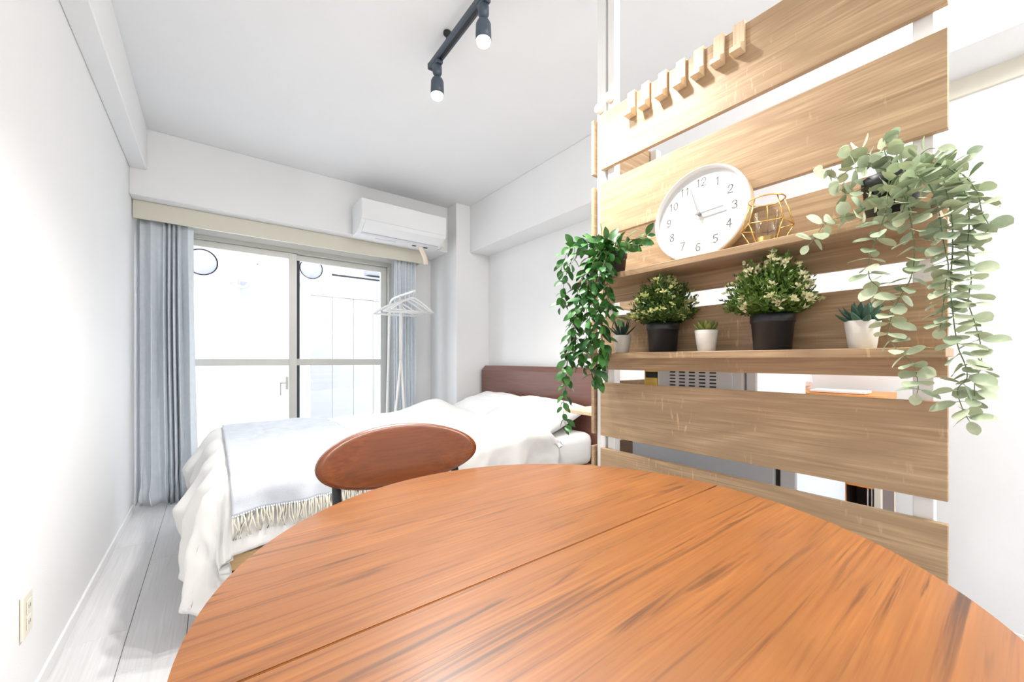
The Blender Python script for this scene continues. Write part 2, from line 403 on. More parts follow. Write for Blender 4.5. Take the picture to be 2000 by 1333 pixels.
# curtains
def curtain(name, label, x0, x1, yc, z0, z1, folds, amp, seed, flare=0.0, gather=False, warp=None):
    rnd = random.Random(seed); ph = [rnd.uniform(-0.5, 0.5) for _ in range(40)]
    hw = (x1-x0)/2; xc = (x0+x1)/2; nu = folds*14+1; nv = 46
    def P(u, v):
        z = z1 + (z0-z1)*v
        i = int(u*folds); p = (warp(u) if warp else u) + 0.012*math.sin(2*PI*u*3+seed) + 0.006*math.sin(v*7+u*9)
        ang = 2*PI*folds*p + 0.7*ph[min(i, 39)]
        a = amp*(0.55+0.45*min(1, v*3))*(0.8+0.35*noise.noise((u*7, v*1.5, seed)))
        s = math.sin(ang); s = math.copysign(abs(s)**0.8, s)
        y = yc + a*s + 0.01*noise.noise((u*4, v*3, seed+3))
        xx = x0 + (x1-x0)*u + flare*v*v*u + 0.4*a*math.sin(2*ang)*0.5
        if gather and v > 0.86:
            w = (v-0.86)/0.14
            y -= 0.05*w*w*(0.6+noise.noise((u*6, v*20, seed))) ; xx += 0.022*w*noise.noise((u*12, v*16, seed+7))
        return Vector((xx-xc, y-yc, z-z0))
    o = MB().grid(P, nu, nv).build(name, 'curtain_cloth', None, (xc, yc, z0))
    sd = o.modifiers.new('thick', 'SOLIDIFY'); sd.thickness = 0.003
    return tag(o, label, 'curtain')
def WARP(u):     # one broad flat pleat, a deep fold, four narrow pleats, one broad pleat
    K = [(0, 0), (0.22, 0.12), (0.40, 0.24), (0.50, 0.40), (0.60, 0.57), (0.70, 0.74), (0.78, 0.88), (1.0, 1.0)]
    for (a, b), (c, d) in zip(K, K[1:]):
        if u <= c: return b + (d-b)*(u-a)/(c-a)
    return 1.0
curtain('curtain', 'pale blue grey curtain pleated beside the left wall, reaching the floor', -0.392, -0.105, 3.655, 0.004, 1.975, 6, 0.036, 2, 0.03, True, WARP)
curtain('curtain', 'pale blue grey curtain bunched right of the window near the column', 1.385, 1.60, 3.655, 0.03, 1.975, 7, 0.026, 5)

# ------------------------------------------------------------------ air conditioner
ac = thing('air_conditioner', 'white wall air conditioner mounted above the window', 'air conditioner', (1.318, 3.448, 2.04))
def acx(poly, x0, x1):   # poly in (y,z) offsets from the wall
    M = Matrix(((0, 0, 1, 0), (1, 0, 0, 0), (0, 1, 0, 0), (0, 0, 0, 1)))
    return MB().prism(poly, x0, x1, M)
body = [(0, 0.0), (0, 0.258), (-0.235, 0.258), (-0.252, 0.252), (-0.26, 0.24), (-0.26, 0.085), (-0.245, 0.065), (-0.15, 0.008), (-0.13, 0.0)]
m = acx(body, -0.376, 0.376)
bmesh.ops.bevel(m.bm, geom=[e for e in m.bm.edges if abs(e.verts[0].co.x-e.verts[1].co.x) < 1e-6], offset=0.005, segments=2, affect='EDGES')
m.build('body', 'white_plastic', ac)
acx([(-0.2595, 0.092), (-0.2625, 0.092), (-0.2625, 0.25), (-0.2595, 0.25)], -0.37, 0.37).build('front_panel', 'white_plastic', ac)
fl = acx([(-0.2615, 0.083), (-0.2475, 0.061), (-0.165, 0.0135), (-0.166, 0.011), (-0.249, 0.057), (-0.2645, 0.082)], -0.345, 0.345).build('flap', 'white_plastic', ac)
acx([(-0.158, 0.0095), (-0.14, 0.0015), (-0.14, -0.001), (-0.159, 0.007)], -0.345, 0.345).build('air_slot', 'microwave_grey', ac)
for xx, w in ((-0.12, 0.09), (0.14, 0.018), (0.25, 0.02)):
    box('under_panel', 'microwave_grey' if w > 0.05 else 'vent_dark', xx-w, xx+w, -0.10, -0.075, -0.0025, -0.0005, ac)
hose_p = catmull([(0.205, -0.05, -0.001), (0.215, -0.055, -0.03), (0.25, -0.05, -0.10), (0.262, -0.04, -0.15)], 5)
# the drain hose drops from the underside in front of the curtain box
MB().tube([(p[0], p[1]-0.035, p[2]) for p in hose_p], 0.021, 12).build('drain_hose', 'hose', ac)
MB().box(0.385, 0.44, -0.12, -0.0, 0.03, 0.09, 0.006).build('pipe_cover', 'cream_plate', ac)
MB().tube([(0.376, -0.05, 0.05), (0.40, -0.05, 0.045), (0.41, -0.05, 0.02)], 0.012, 10).build('pipe', 'hose', ac)

# ------------------------------------------------------------------ garment rack with hangers
RX = 1.36
rk = thing('garment_rack', 'slim white garment rack between bed and window', 'garment rack', (RX, 3.42, 0))
MB().tube(catmull([(0.0, -0.30, 1.585), (0, 0.0, 1.585), (0, 0.18, 1.58), (0, 0.262, 1.55), (0, 0.285, 1.45), (-0.01, 0.30, 0.9), (-0.03, 0.31, 0.002)], 6), 0.010, 10).build('bent_tube', 'white_paint', rk)
MB().tube([(0, 0, 1.584), (0, 0, 1.0)], 0.014, 12).build('post', 'white_paint', rk)
MB().tube([(0, 0, 1.02), (-0.05, 0, 0.55), (-0.11, 0.01, 0.002)], 0.010, 10).build('leg', 'white_paint', rk)
MB().tube([(0, 0, 1.02), (0.02, -0.02, 0.55), (0.06, -0.05, 0.002)], 0.010, 10).build('leg', 'white_paint', rk)
def hanger_mesh():
    b = MB(); Z = -0.055
    hook = [(0.0, 0, Z), (0.0, 0, -0.03)] + [(0.017*math.cos(a), 0, 0.0+0.017*math.sin(a)) for a in [math.radians(t) for t in range(-90, 150, 24)]]
    b.tube(hook[2:], 0.003, 6)
    b.tube([(0, 0, -0.017), (0, 0, Z)], 0.003, 6)
    arms = catmull([(-0.205, 0, -0.165), (-0.12, 0, -0.105), (-0.03, 0, -0.06), (0, 0, Z), (0.03, 0, -0.06), (0.12, 0, -0.105), (0.205, 0, -0.165)], 4)
    b.tube(arms, 0.008, 8)
    b.tube([(-0.203, 0, -0.165), (0.203, 0, -0.165)], 0.0055, 8)
    return b.mesh('hanger')
hm = hanger_mesh()
for i, (dy, rz, lab) in enumerate(((-0.27, 9, 'white plastic hanger nearest the bed, at the front end of the rack bar'),
        (-0.19, -6, 'white plastic hanger, second along the rack bar from the bed'),
        (-0.10, 5, 'white plastic hanger, third along the rack bar from the bed'),
        (0.07, -7, 'white plastic hanger, fourth along the rack bar from the bed'),
        (0.155, 4, 'white plastic hanger nearest the window glass, at the far end of the rack bar'))):
    h = new_obj('clothes_hanger', hm, 'white_plastic', None, (RX, 3.42+dy, 1.583)); h.rotation_euler = (0, 0, math.radians(rz))
    tag(h, lab, 'hanger', 'white hangers on the garment rack')

# ------------------------------------------------------------------ track light
TX, TZ = 0.855, 2.44
tl = thing('track_light', 'dark grey ceiling track with lit spotlights', 'track light', (TX, 1.0, ZC-0.001))
box('rail', 'track_metal', -0.018, 0.018, -0.30, 0.755, -0.078, -0.05, tl, 0.003)
box('rail_groove', 'black_metal', -0.007, 0.007, -0.29, 0.745, -0.0795, -0.0782, tl)
box('end_cap', 'track_metal', -0.019, 0.019, 0.7555, 0.768, -0.08, -0.049, tl, 0.003)
for yy in (0.60, -0.22):
    MB().lathe([(0.006, -0.05), (0.006, -0.012), (0.018, -0.01), (0.018, 0.0)], 14, (0, yy, 0)).build('ceiling_mount', 'black_metal', tl)
for yy in (0.70, 0.30, -0.125):
    sp = MB().box(-0.016, 0.016, -0.03, 0.03, -0.094, -0.0797, 0.003).build('spotlight', 'track_metal', tl, (0, yy, 0))
    MB().lathe([(0.010, -0.094), (0.022, -0.098), (0.022, -0.128), (0.016, -0.14), (0.006, -0.146)], 20).build('swivel', 'track_metal', sp)
    MB().lathe([(0.006, -0.146), (0.012, -0.150), (0.024, -0.157), (0.030, -0.170), (0.031, -0.205), (0.031, -0.232), (0.028, -0.232), (0.028, -0.20), (0.005, -0.19)], 24, cap0=False).build('shade', 'track_metal', sp)
    MB().lathe([(0.012, -0.195), (0.014, -0.205), (0.0265, -0.225), (0.0275, -0.236), (0.024, -0.246), (0.012, -0.253), (0.001, -0.254)], 24).build('bulb', 'bulb_glow', sp)
    L = bpy.data.lights.new('spot_beam', 'SPOT'); L.energy = SPOT_POWER; L.spot_size = math.radians(140); L.spot_blend = 0.9
    L.shadow_soft_size = 0.03; L.color = (1.0, 0.975, 0.945)
    lo = bpy.data.objects.new('spot_beam', L); COL.objects.link(lo); lo.parent = sp; lo.location = (0, 0, -0.30)

# flush ceiling lamp over the near part of the room
lp = thing('ceiling_lamp', 'round flush ceiling lamp over the near end of the room', 'ceiling lamp', (1.35, -0.75, ZC-0.001))
MB().lathe([(0.19, 0.0), (0.19, -0.02), (0.185, -0.025)], 40).build('base_ring', 'white_plastic', lp)
MB().lathe([(0.18, -0.026), (0.175, -0.05), (0.14, -0.075), (0.07, -0.088), (0.001, -0.09)], 40).build('diffuser', 'lamp_glow', lp)
L = bpy.data.lights.new('lamp_light', 'POINT'); L.energy = LAMP_POWER; L.shadow_soft_size = 0.12; L.color = (1.0, 0.98, 0.955)
lo = bpy.data.objects.new('lamp_light', L); COL.objects.link(lo); lo.parent = lp; lo.location = (0, 0, -0.24)

# ------------------------------------------------------------------ wall socket
so = thing('wall_socket', 'cream double wall socket low on the left wall', 'socket', (XL, 1.695, 0.29))
MB().box(0.0005, 0.008, -0.036, 0.036, -0.06, 0.06, 0.003, 2).build('cover_plate', 'cream_plate', so)
for dz in (0.022, -0.022):
    f = MB().box(0.0082, 0.0105, -0.017, 0.017, dz-0.017, dz+0.017, 0.001).build('outlet', 'cream_plate', so)
    for dy in (-0.006, 0.006): box('slot', 'ink', 0.0106, 0.0109, dy-0.001, dy+0.001, dz-0.005, dz+0.005, f)

# ------------------------------------------------------------------ bed
bed = thing('bed_frame', 'double bed frame with dark walnut headboard against the right wall', 'bed', (1.1, 2.48, 0))
BX0, BX1, BY0, BY1 = 0.02, 2.105, 1.765, 3.21
def bb(n, mat, x0, x1, y0, y1, z0, z1, bev=0.003): return box(n, mat, x0-1.1, x1-1.1, y0-2.48, y1-2.48, z0, z1, bed, bev)
M = Matrix(((0, 0, -1, 0), (1, 0, 0, 0), (0, -1, 0, 0), (0, 0, 0, 1)))
m = MB(); hb = [(BX1+0.002, 0.02), (BX1+0.085, 0.02), (BX1+0.085, 0.935), (BX1+0.055, 0.948), (BX1+0.045, 0.948), (BX1+0.002, 0.905)]
Mx = Matrix(((1, 0, 0, -1.1), (0, 0, 1, 0), (0, 1, 0, 0), (0, 0, 0, 1)))
m.prism(hb, 1.70-2.48, 3.236-2.48, Mx); m.build('headboard', 'walnut', bed)
bb('side_rail', 'bed_pine', BX0, BX1, BY0, BY0+0.03, 0.225, 0.285); bb('side_rail', 'bed_pine', BX0, BX1, BY1-0.03, BY1, 0.225, 0.285)
bb('foot_rail', 'bed_pine', BX0, BX0+0.03, BY0+0.031, BY1-0.031, 0.225, 0.285)
for k in range(11):
    xx = BX0+0.12+k*0.19; bb('slat', 'bed_pine', xx-0.035, xx+0.035, BY0+0.031, BY1-0.031, 0.262, 0.284)
for xx in (BX0+0.03, 1.06, BX1-0.06):
    for yy in (BY0+0.02, BY1-0.08): bb('leg', 'black_metal', xx, xx+0.05, yy, yy+0.05, 0.0, 0.224)
bb('under_panel', 'walnut', BX0+0.03, BX0+0.045, BY0+0.08, BY1-0.09, 0.02, 0.22)

MT = 0.505
def mat_P():
    b = MB(); b.box(-1.0, 1.0, -0.70, 0.70, 0, MT-0.287, 0.055, 5)
    bmesh.ops.subdivide_edges(b.bm, edges=[e for e in b.bm.edges if e.calc_length() > 0.3], cuts=24, use_grid_fill=True)
    for v in b.bm.verts:
        p = v.co; n = noise.noise((p.x*5, p.y*5, p.z*4)); side = 1 if abs(p.y) > 0.66 else 0.35
        q = noise.noise((p.x*13+p.z*16, p.y*6, 3.0))
        v.co += Vector((0, -0.006*side*q if p.y < 0 else 0, 0.004*n if p.z > 0.1 else 0))
    for f in b.bm.faces: f.smooth = True
    return b
mt = mat_P().build('mattress', 'sheet_cloth', None, (1.085, 2.487, 0.2865))
tag(mt, 'mattress under a white fitted sheet on the bed frame', 'mattress')

# duvet: one cloth draped over foot and both sides
DT, RR = 0.572, 0.075
DX0, DY0, DY1 = 0.06, 1.80, 3.16
def drape(cx, cy, lift=0.0):
    dx = min(0.0, cx-DX0); dy = cy-DY0 if cy < DY0 else (cy-DY1 if cy > DY1 else 0.0)
    d = math.hypot(dx, dy); bx, by = max(cx, DX0), min(max(cy, DY0), DY1)
    s = bx*1.0 + by*1.0 + (math.atan2(dy, dx) if d > 0 else 0)*0.35
    n1 = noise.noise((cx*3.1, cy*3.1, 1.7)); n2 = noise.noise((cx*9, cy*9, 4.2)); n3 = noise.noise((cx*5+cy*3, cy*2.2, 9.1))
    hump = 0.085*math.exp(-((cx-1.50)/0.14)**2-((cy-3.02)/0.22)**2) + 0.03*math.exp(-((cx-1.45)/0.2)**2)
    z = DT + 0.010*n1 + 0.005*n2 + hump
    wr = abs(noise.noise((cx*6.0, cy*2.4, 7.7))); z -= 0.006*max(0, 0.25-wr)*4
    if d <= 0: return Vector((bx, by, z + lift))
    nx, ny = dx/d, dy/d; q = RR*PI/2
    if d < q: a = d/RR; o, dn = RR*math.sin(a), RR*(1-math.cos(a)); nz, nr = math.cos(a), math.sin(a)
    else: e = d-q; o, dn = RR + 0.10*e, RR + 0.985*e; nz, nr = 0.0, 1.0
    w = min(1.0, d/0.25)
    foot = -nx
    o += w*(0.030*math.sin(s*17 + 2.5*n1) + 0.022*n3 + 0.010*n2) + foot*w*0.055*(0.6+n1)*math.sin(min(1, d/0.40)*PI)
    rg = 1.0-abs(noise.noise((s*5.5+2.0*nx, d*4.0, 11.0)))*2.2; rg2 = 1.0-abs(noise.noise((s*12, d*9.0, 2.0)))*2.4
    o += w*(0.016*max(0, rg) + 0.008*max(0, rg2))
    hem = max(0.0, (d-0.27)/0.10) if -ny > 0.6 else 0.0
    o -= 0.03*min(1.0, hem)**2
    if ny < 0: o *= 1.0 - 0.35*w*ny*ny*ny*ny
    return Vector((bx + nx*o + nr*nx*lift, by + ny*o + nr*ny*lift, z - dn + nz*lift))
def duvet_P(u, v):
    cy = (DY0-0.315) + (DY1+0.16-(DY0-0.315))*v
    x_end = 1.70 - 0.03*math.sin(v*5) + 0.02*noise.noise((v*6, 0, 0)) + 0.05*v
    x_start = DX0-0.40 - 0.03*math.sin(v*7+1)
    cx = x_start + (x_end-x_start)*u
    edge = 0.0
    p = drape(cx, cy)
    k = max(0, (u-0.965)/0.035); p.z -= 0.045*k*k if p.z > 0.5 else 0
    h = max(0, 0.05-v)/0.05   # puffy hem
    return p
dv = MB().grid(duvet_P, 180, 150).build('duvet', 'duvet_cloth')
tag(dv, 'white puffy duvet spread over the bed and hanging off its foot', 'duvet')
md = dv.modifiers.new('thick', 'SOLIDIFY'); md.thickness = 0.032; md.offset = -1.0
bl = thing('blanket', 'pale grey wool throw with fringe laid across the foot of the bed', 'blanket', (0, 0, 0))
def bl_P(u, v): return drape(0.055 + 0.60*u, DY0-0.165 + (DY1+0.02-DY0+0.165)*v, 0.007)
bw = MB().grid(bl_P, 60, 130).build('woven_cloth', 'blanket_wool', bl)
md = bw.modifiers.new('thick', 'SOLIDIFY'); md.thickness = 0.006; md.offset = 1.0
b = MB(); rnd = random.Random(8)
for i in range(74):
    cx = 0.06 + 0.59*i/73
    pts = [drape(cx + rnd.uniform(-0.002, 0.002) + (rnd.uniform(-0.012, 0.012))*t, DY0-0.163-0.085*t, 0.012 + 0.006*rnd.random()) for t in (0, 0.3, 0.6, 1.0)]
    b.tube(pts, [0.0026, 0.0034, 0.003, 0.0022], 5)
tag(b.build('fringe', 'fringe_wool', bl), 'cream knotted fringe', kind='stuff')
b = MB()
for i in range(74):
    cx = 0.06 + 0.59*i/73; p = drape(cx, DY0-0.164, 0.016); b.sphere(p, 0.0038, u=6, v=5)
tag(b.build('knots', 'curtain_cloth', bl), 'row of grey knots along the hem', kind='stuff')

def pillow(label, loc, rot, sx, sy, sz, seed):
    def P(u, v):
        a, c = 2*u-1, 2*v-1
        return a, c
    b = MB(); n = 33; V = {}
    for side in (1, -1):
        for i in range(n):
            for j in range(n):
                a, c = 2*i/(n-1)-1, 2*j/(n-1)-1
                e = (1-abs(a)**3.2)*(1-abs(c)**3.2); edge = abs(a) == 1 or abs(c) == 1
                pin = 1 - 0.075*(1-abs(a)**2)*(abs(c)**3); pin2 = 1 - 0.06*(1-abs(c)**2)*(abs(a)**3)
                t = max(0, e)**0.55
                wr = 0.012*noise.noise((a*2.5+seed, c*2.5, side*2.0)) + 0.006*noise.noise((a*6+seed, c*7, side*1.0))
                z = side*(sz/2)*t + (wr*t if side > 0 else 0)
                if side < 0 and edge: continue
                V[(side, i, j)] = b.bm.verts.new((a*sx/2*pin2, c*sy/2*pin, z))
    g = lambda s_, i, j: V.get((s_, i, j)) or V[(1, i, j)]
    for side in (1, -1):
        for i in range(n-1):
            for j in range(n-1):
                q = [g(side, i, j), g(side, i+1, j), g(side, i+1, j+1), g(side, i, j+1)]
                f = b.bm.faces.new(q if side > 0 else q[::-1]); f.smooth = True
    o = b.build('pillow', 'pillow_cloth', None, loc); o.rotation_euler = rot
    return tag(o, label, 'pillow', 'white pillows on the bed')
pillow('white pillow nearest the wooden partition, partly over its neighbour', (1.835, 2.14, 0.615), (math.radians(2), math.radians(-17), math.radians(4)), 0.44, 0.68, 0.165, 1.0)
pillow('white pillow on the window side of the bed', (1.86, 2.80, 0.615), (math.radians(-2), math.radians(-15), math.radians(-3)), 0.44, 0.64, 0.17, 5.0)

# ------------------------------------------------------------------ round table
TCX, TCY, TR, TH = 0.43, 0.412, 0.462, 0.722
tb = thing('round_table', 'round teak veneer dining table with a seam across its top', 'table', (TCX, TCY, 0))
for sgn in (1, -1):
    prof = [(0.0, 0.012), (0.003, 0.004), (0.010, 0.0)]
    poly = [(TR*math.cos(a), sgn*max(0.0006, TR*math.sin(a))) for a in [PI*k/72 for k in range(73)]]
    if sgn < 0: poly = poly[::-1]
    m = MB().prism(poly, TH-0.022, TH)
    bmesh.ops.bevel(m.bm, geom=[e for e in m.bm.edges if abs(e.verts[0].co.z-e.verts[1].co.z) < 1e-6 and e.verts[0].co.z > TH-0.001], offset=0.0012, segments=2, affect='EDGES')
    m.build('tabletop_half', 'teak_x', tb)
MB().lathe([(0.30, TH-0.075), (0.30, TH-0.0225), (0.285, TH-0.0225), (0.285, TH-0.075)], 48, cap0=False, cap1=False).build('apron', 'teak_chair', tb)
for a in (45, 135, 225, 315):
    c, s = math.cos(math.radians(a)), math.sin(math.radians(a))
    MB().tube([(0.262*c, 0.262*s, TH-0.0225), (0.30*c, 0.30*s, 0.0)], [0.021, 0.013], 16).build('leg', 'teak_chair', tb)

# ------------------------------------------------------------------ chair tucked under the table
ch = thing('dining_chair', 'dining chair with oval brown wood backrest behind the table', 'chair', (0.385, 0.95, 0))
def chair_back():
    b = MB(); A, B = 0.206, 0.077; nr, na = 14, 72; T = 0.016
    def pos(r, a, side):
        x, z = A*r*math.cos(a), B*r*math.sin(a)
        z += 0.012*(x/A)**2*0
        y = 0.030 - 0.95*x*x + 0.12*z
        return Vector((x, y + side*T/2, z))
    for side in (-1, 1):
        rings = [[b.bm.verts.new(pos(min(1, r/(nr-1))*(1 if r < nr-1 else 0.985 if 0 else 1), 2*PI*k/na, side*(1 if r < nr-1 else 0.62))) for k in range(na)] for r in range(1, nr)]
        c = b.bm.verts.new(pos(0, 0, side))
        for k in range(na):
            f = b.bm.faces.new((c, rings[0][k], rings[0][(k+1) % na])); f.smooth = True
        for p, q in zip(rings, rings[1:]):
            for k in range(na):
                f = b.bm.faces.new((p[k], q[k], q[(k+1) % na], p[(k+1) % na])); f.smooth = True
        if side < 0: outer = rings[-1]
        else:
            for k in range(na):
                f = b.bm.faces.new((outer[k], rings[-1][k], rings[-1][(k+1) % na], outer[(k+1) % na]))
    return b
cb = chair_back().build('backrest', 'teak_chair', ch, (0, 0, 0.757))
for sx in (-1, 1):
    MB().tube(catmull([(sx*0.155, 0.022, 0.74), (sx*0.155, 0.012, 0.66), (sx*0.158, -0.02, 0.46), (sx*0.175, 0.03, 0.22), (sx*0.19, 0.06, 0.0)], 5), 0.0105, 10).build('back_leg', 'black_metal', ch)
    MB().tube([(sx*0.155, -0.38, 0.435), (sx*0.18, -0.42, 0.0)], 0.0105, 10).build('front_leg', 'black_metal', ch)
m = MB().prism(rounded_rect(0.40, 0.40, 0.12, 8), 0.448, 0.47, Matrix.Translation((0, -0.225, 0)))
bmesh.ops.bevel(m.bm, geom=[e for e in m.bm.edges if abs(e.verts[0].co.z-e.verts[1].co.z) < 1e-6], offset=0.006, segments=3, affect='EDGES')
m.build('seat', 'teak_chair', ch)
MB().tube([(-0.158, -0.02, 0.436), (0.158, -0.02, 0.436)], 0.009, 8).tube([(-0.155, -0.38, 0.436), (0.155, -0.38, 0.436)], 0.009, 8).build('seat_frame', 'black_metal', ch)

# ------------------------------------------------------------------ slatted wooden partition with shelves
PX, PY0, PY1 = 1.20, 0.093, 1.0
pt = thing('partition_shelf', 'tall oak slatted partition with two shelves and white posts', 'partition', (PX, 0.55, 0))
def pb(n, mat, x0, x1, y0, y1, z0, z1, bev=0.0012, parent=pt): return box(n, mat, x0-PX, x1-PX, y0-0.55, y1-0.55, z0, z1, parent, bev)
LEV = [(0.198, 0.403), (0.455, 0.660), (0.708, 0.9135), (0.964, 1.167), (1.217, 1.424), (1.478, 1.686), (1.738, 1.955)]
for z0, z1 in LEV:
    pb('board', 'oak_y', PX, PX+0.016, PY0, PY1, z0, z1)
    pb('return_board', 'oak_x', PX+0.005, 1.62, 1.035, 1.05, z0, z1)
SH = [(1.006, 1.0245), (1.271, 1.290)]
pb('shelf', 'oak_y', 1.06, PX-0.0005, 0.085, 1.0, *SH[0]); pb('shelf', 'oak_y', 1.06, PX-0.0005, 0.095, 0.985, *SH[1])
pb('bed_side_shelf', 'oak_pale', 1.212, 1.60, 1.0515, 1.205, 0.775, 0.79)
for yy, w in ((0.130, 0.0165), (0.962, 0.016), (1.0095, 0.021)):
    px0 = PX+0.0175
    pb('post', 'white_paint', px0, px0+0.035, yy-w, yy+w, 0.0, ZC-0.002, 0.002)
pb('post', 'white_paint', 1.585, 1.62, 1.0, 1.033, 0.0, 1.95, 0.002)
for yy, zz in ((0.962, 2.005), (1.010, 1.985)):
    MB().lathe([(0.016, -0.012), (0.018, 0.0), (0.016, 0.012)], 14, axis='X').build('adjuster', 'cream_plate', pt, (0.006, yy-0.55, zz))

ORD = ['first', 'second', 'third', 'fourth', 'fifth', 'sixth', 'seventh']
def hook_mesh():
    b = MB(); M = Matrix(((1, 0, 0, 0), (0, 0, 1, 0), (0, 1, 0, 0), (0, 0, 0, 1)))
    # side profile in (x,z): clips over the board top, straight plate, tip kicked out
    prof = [(0.020, 0.006), (-0.010, 0.006), (-0.010, -0.055), (-0.034, -0.070), (-0.034, -0.084), (-0.001, -0.084), (-0.001, 0.001), (0.0175, 0.001), (0.0175, -0.03), (0.020, -0.03)]
    b.prism(prof, -0.015, 0.015, M); return b.mesh('hook')
hkm = hook_mesh()
for i, yr in enumerate((0.837, 0.780, 0.715, 0.651, 0.593, 0.532, 0.477)):
    h = new_obj('board_hook', hkm, 'oak_pale', None, (PX, yr+0.015, 1.9555))
    tag(h, '%s pale wooden hook from the bed end over the top partition board' % ORD[i], 'hook', 'wooden hooks on the partition top')

# ------------------------------------------------------------------ clock
CX, CY, CZ, CR = 1.163, 0.582, 1.2905, 0.141
ck = thing('wall_clock', 'round white clock with dotted numerals leaning on the upper shelf', 'clock', (CX, CY, CZ))
# local: clock disc faces -X, base rests on the shelf, tilted back a little
tilt = Matrix.Rotation(math.radians(5), 4, 'Y')
def ck_lathe(prof, name, mat, seg=72, cap0=True, cap1=True):
    b = MB().lathe(prof, seg, axis='X', cap0=cap0, cap1=cap1)
    bmesh.ops.transform(b.bm, matrix=Matrix.Translation((-0.012, 0, CR)) @ tilt, verts=b.bm.verts)
    return b.build(name, mat, ck)
ck_lathe([(CR-0.006, 0.018), (CR-0.001, 0.016), (CR-0.001, -0.008)], 'case', 'oak_pale', cap1=False)
ck_lathe([(CR-0.001, -0.008), (CR, -0.012), (CR-0.002, -0.016), (CR-0.004, -0.016), (CR-0.009, -0.004), (CR-0.009, 0.006)], 'rim', 'clock_white', cap0=False, cap1=False)
ck_lathe([(CR-0.0088, 0.0035), (CR-0.0088, -0.0035)], 'dial', 'clock_face')
TM = Matrix.Translation((-0.012, 0, CR)) @ tilt
def on_dial(u, v, d=0.0): return TM @ Vector((-0.0036-d, -u, v))      # u to the viewer's right, v up
DIG = {'0': [[(0, .5), (.08, .85), (.3, 1), (.52, .85), (.6, .5), (.52, .15), (.3, 0), (.08, .15), (0, .5)]],
 '1': [[(.12, .8), (.32, 1), (.32, 0)]],
 '2': [[(.02, .75), (.12, .95), (.32, 1), (.52, .92), (.58, .72), (.48, .5), (.25, .25), (.02, 0), (.6, 0)]],
 '3': [[(.02, .85), (.3, 1), (.56, .88), (.55, .64), (.3, .53), (.58, .42), (.6, .15), (.3, 0), (0, .14)]],
 '4': [[(.45, 0), (.45, 1), (0, .3), (.62, .3)]],
 '5': [[(.55, 1), (.1, 1), (.06, .56), (.32, .64), (.57, .5), (.58, .18), (.3, 0), (.02, .12)]],
 '6': [[(.52, .9), (.3, 1), (.08, .8), (.02, .35), (.12, .06), (.32, 0), (.54, .1), (.56, .4), (.35, .56), (.1, .46)]],
 '7': [[(.02, 1), (.58, 1), (.22, 0)]],
 '8': [[(.3, .54), (.06, .7), (.1, .93), (.3, 1), (.5, .93), (.54, .7), (.3, .54), (.02, .34), (.06, .08), (.3, 0), (.54, .08), (.58, .34), (.3, .54)]],
 '9': [[(.08, .1), (.3, 0), (.52, .2), (.58, .65), (.48, .94), (.28, 1), (.06, .9), (.04, .6), (.25, .44), (.5, .54)]]}
def numeral(n):
    b = MB(); h = 0.023; txt = str(n); w = 0.0155*len(txt)
    a = math.radians(90-30*n); R = 0.098; cx, cy = R*math.cos(a), R*math.sin(a)
    for k, c in enumerate(txt):
        for st in DIG[c]:
            P = [(cx - w/2 + k*0.0155 + 0.001 + x*h*0.92, cy - h/2 + y*h) for x, y in st]
            acc = 0.0; step = 0.0036
            for (x0, y0), (x1, y1) in zip(P, P[1:]):
                L = math.hypot(x1-x0, y1-y0); t = acc
                while t < L:
                    u, v = x0+(x1-x0)*t/L, y0+(y1-y0)*t/L
                    q = [b.bm.verts.new(on_dial(u+0.0015*math.cos(g), v+0.0015*math.sin(g), 0.0004)) for g in [2*PI*i/6 for i in range(6)]]
                    b.bm.faces.new(q); t += step
                acc = t-L
    o = b.build('numeral', 'ink', ck)
for n in range(1, 13): numeral(n)
def hand(name, ang, L, w, d):
    c, s = math.cos(math.radians(90-ang)), math.sin(math.radians(90-ang)); b = MB()
    q = [(-0.012*c-w*s, -0.012*s+w*c), (-0.012*c+w*s, -0.012*s-w*c), (L*c+w*0.8*s, L*s-w*0.8*c), (L*c-w*0.8*s, L*s+w*0.8*c)]
    lo = [b.bm.verts.new(on_dial(u, v, d)) for u, v in q]; hi = [b.bm.verts.new(on_dial(u, v, d+0.001)) for u, v in q]
    b.bm.faces.new(lo); b.bm.faces.new(hi[::-1])
    for i in range(4): b.bm.faces.new((lo[i], lo[(i+1) % 4], hi[(i+1) % 4], hi[i]))
    b.build(name, 'clock_grey', ck)
hand('hour_hand', 87.5, 0.070, 0.0021, 0.006); hand('minute_hand', -18.0, 0.086, 0.0018, 0.008)
b = MB().lathe([(0.005, -0.0036), (0.005, -0.0145), (0.0035, -0.0155)], 16, axis='X'); bmesh.ops.transform(b.bm, matrix=TM, verts=b.bm.verts); b.build('hub', 'clock_grey', ck)

# ------------------------------------------------------------------ gold wire candle holder
ca = thing('candle_holder', 'gold wire geometric candle holder with glass cup beside the clock', 'candle holder', (1.125, 0.398, 1.2905))
def ring(r, z, n, ph): return [(r*math.cos(2*PI*k/n+ph), r*math.sin(2*PI*k/n+ph), z) for k in range(n)]
t_, m_, b_ = ring(0.040, 0.118, 5, 0.3), ring(0.060, 0.052, 5, 0.3), ring(0.034, 0.0022, 5, 0.3)
wr = MB().tube(ring(0.040, 0.118, 30, 0.3), 0.0017, 6, closed=True)
for r in (m_, b_):
    for i in range(5): wr.tube([r[i], r[(i+1) % 5]], 0.0015, 6)
for i in range(5): wr.tube([t_[i], m_[i]], 0.0016, 6); wr.tube([m_[i], b_[i]], 0.0016, 6)
wr.build('wire_frame', 'gold', ca)
MB().lathe([(0.030, 0.0005), (0.030, 0.004), (0.024, 0.005), (0.024, 0.022), (0.0225, 0.022), (0.0225, 0.006)], 28).build('cup_base', 'gold', ca)
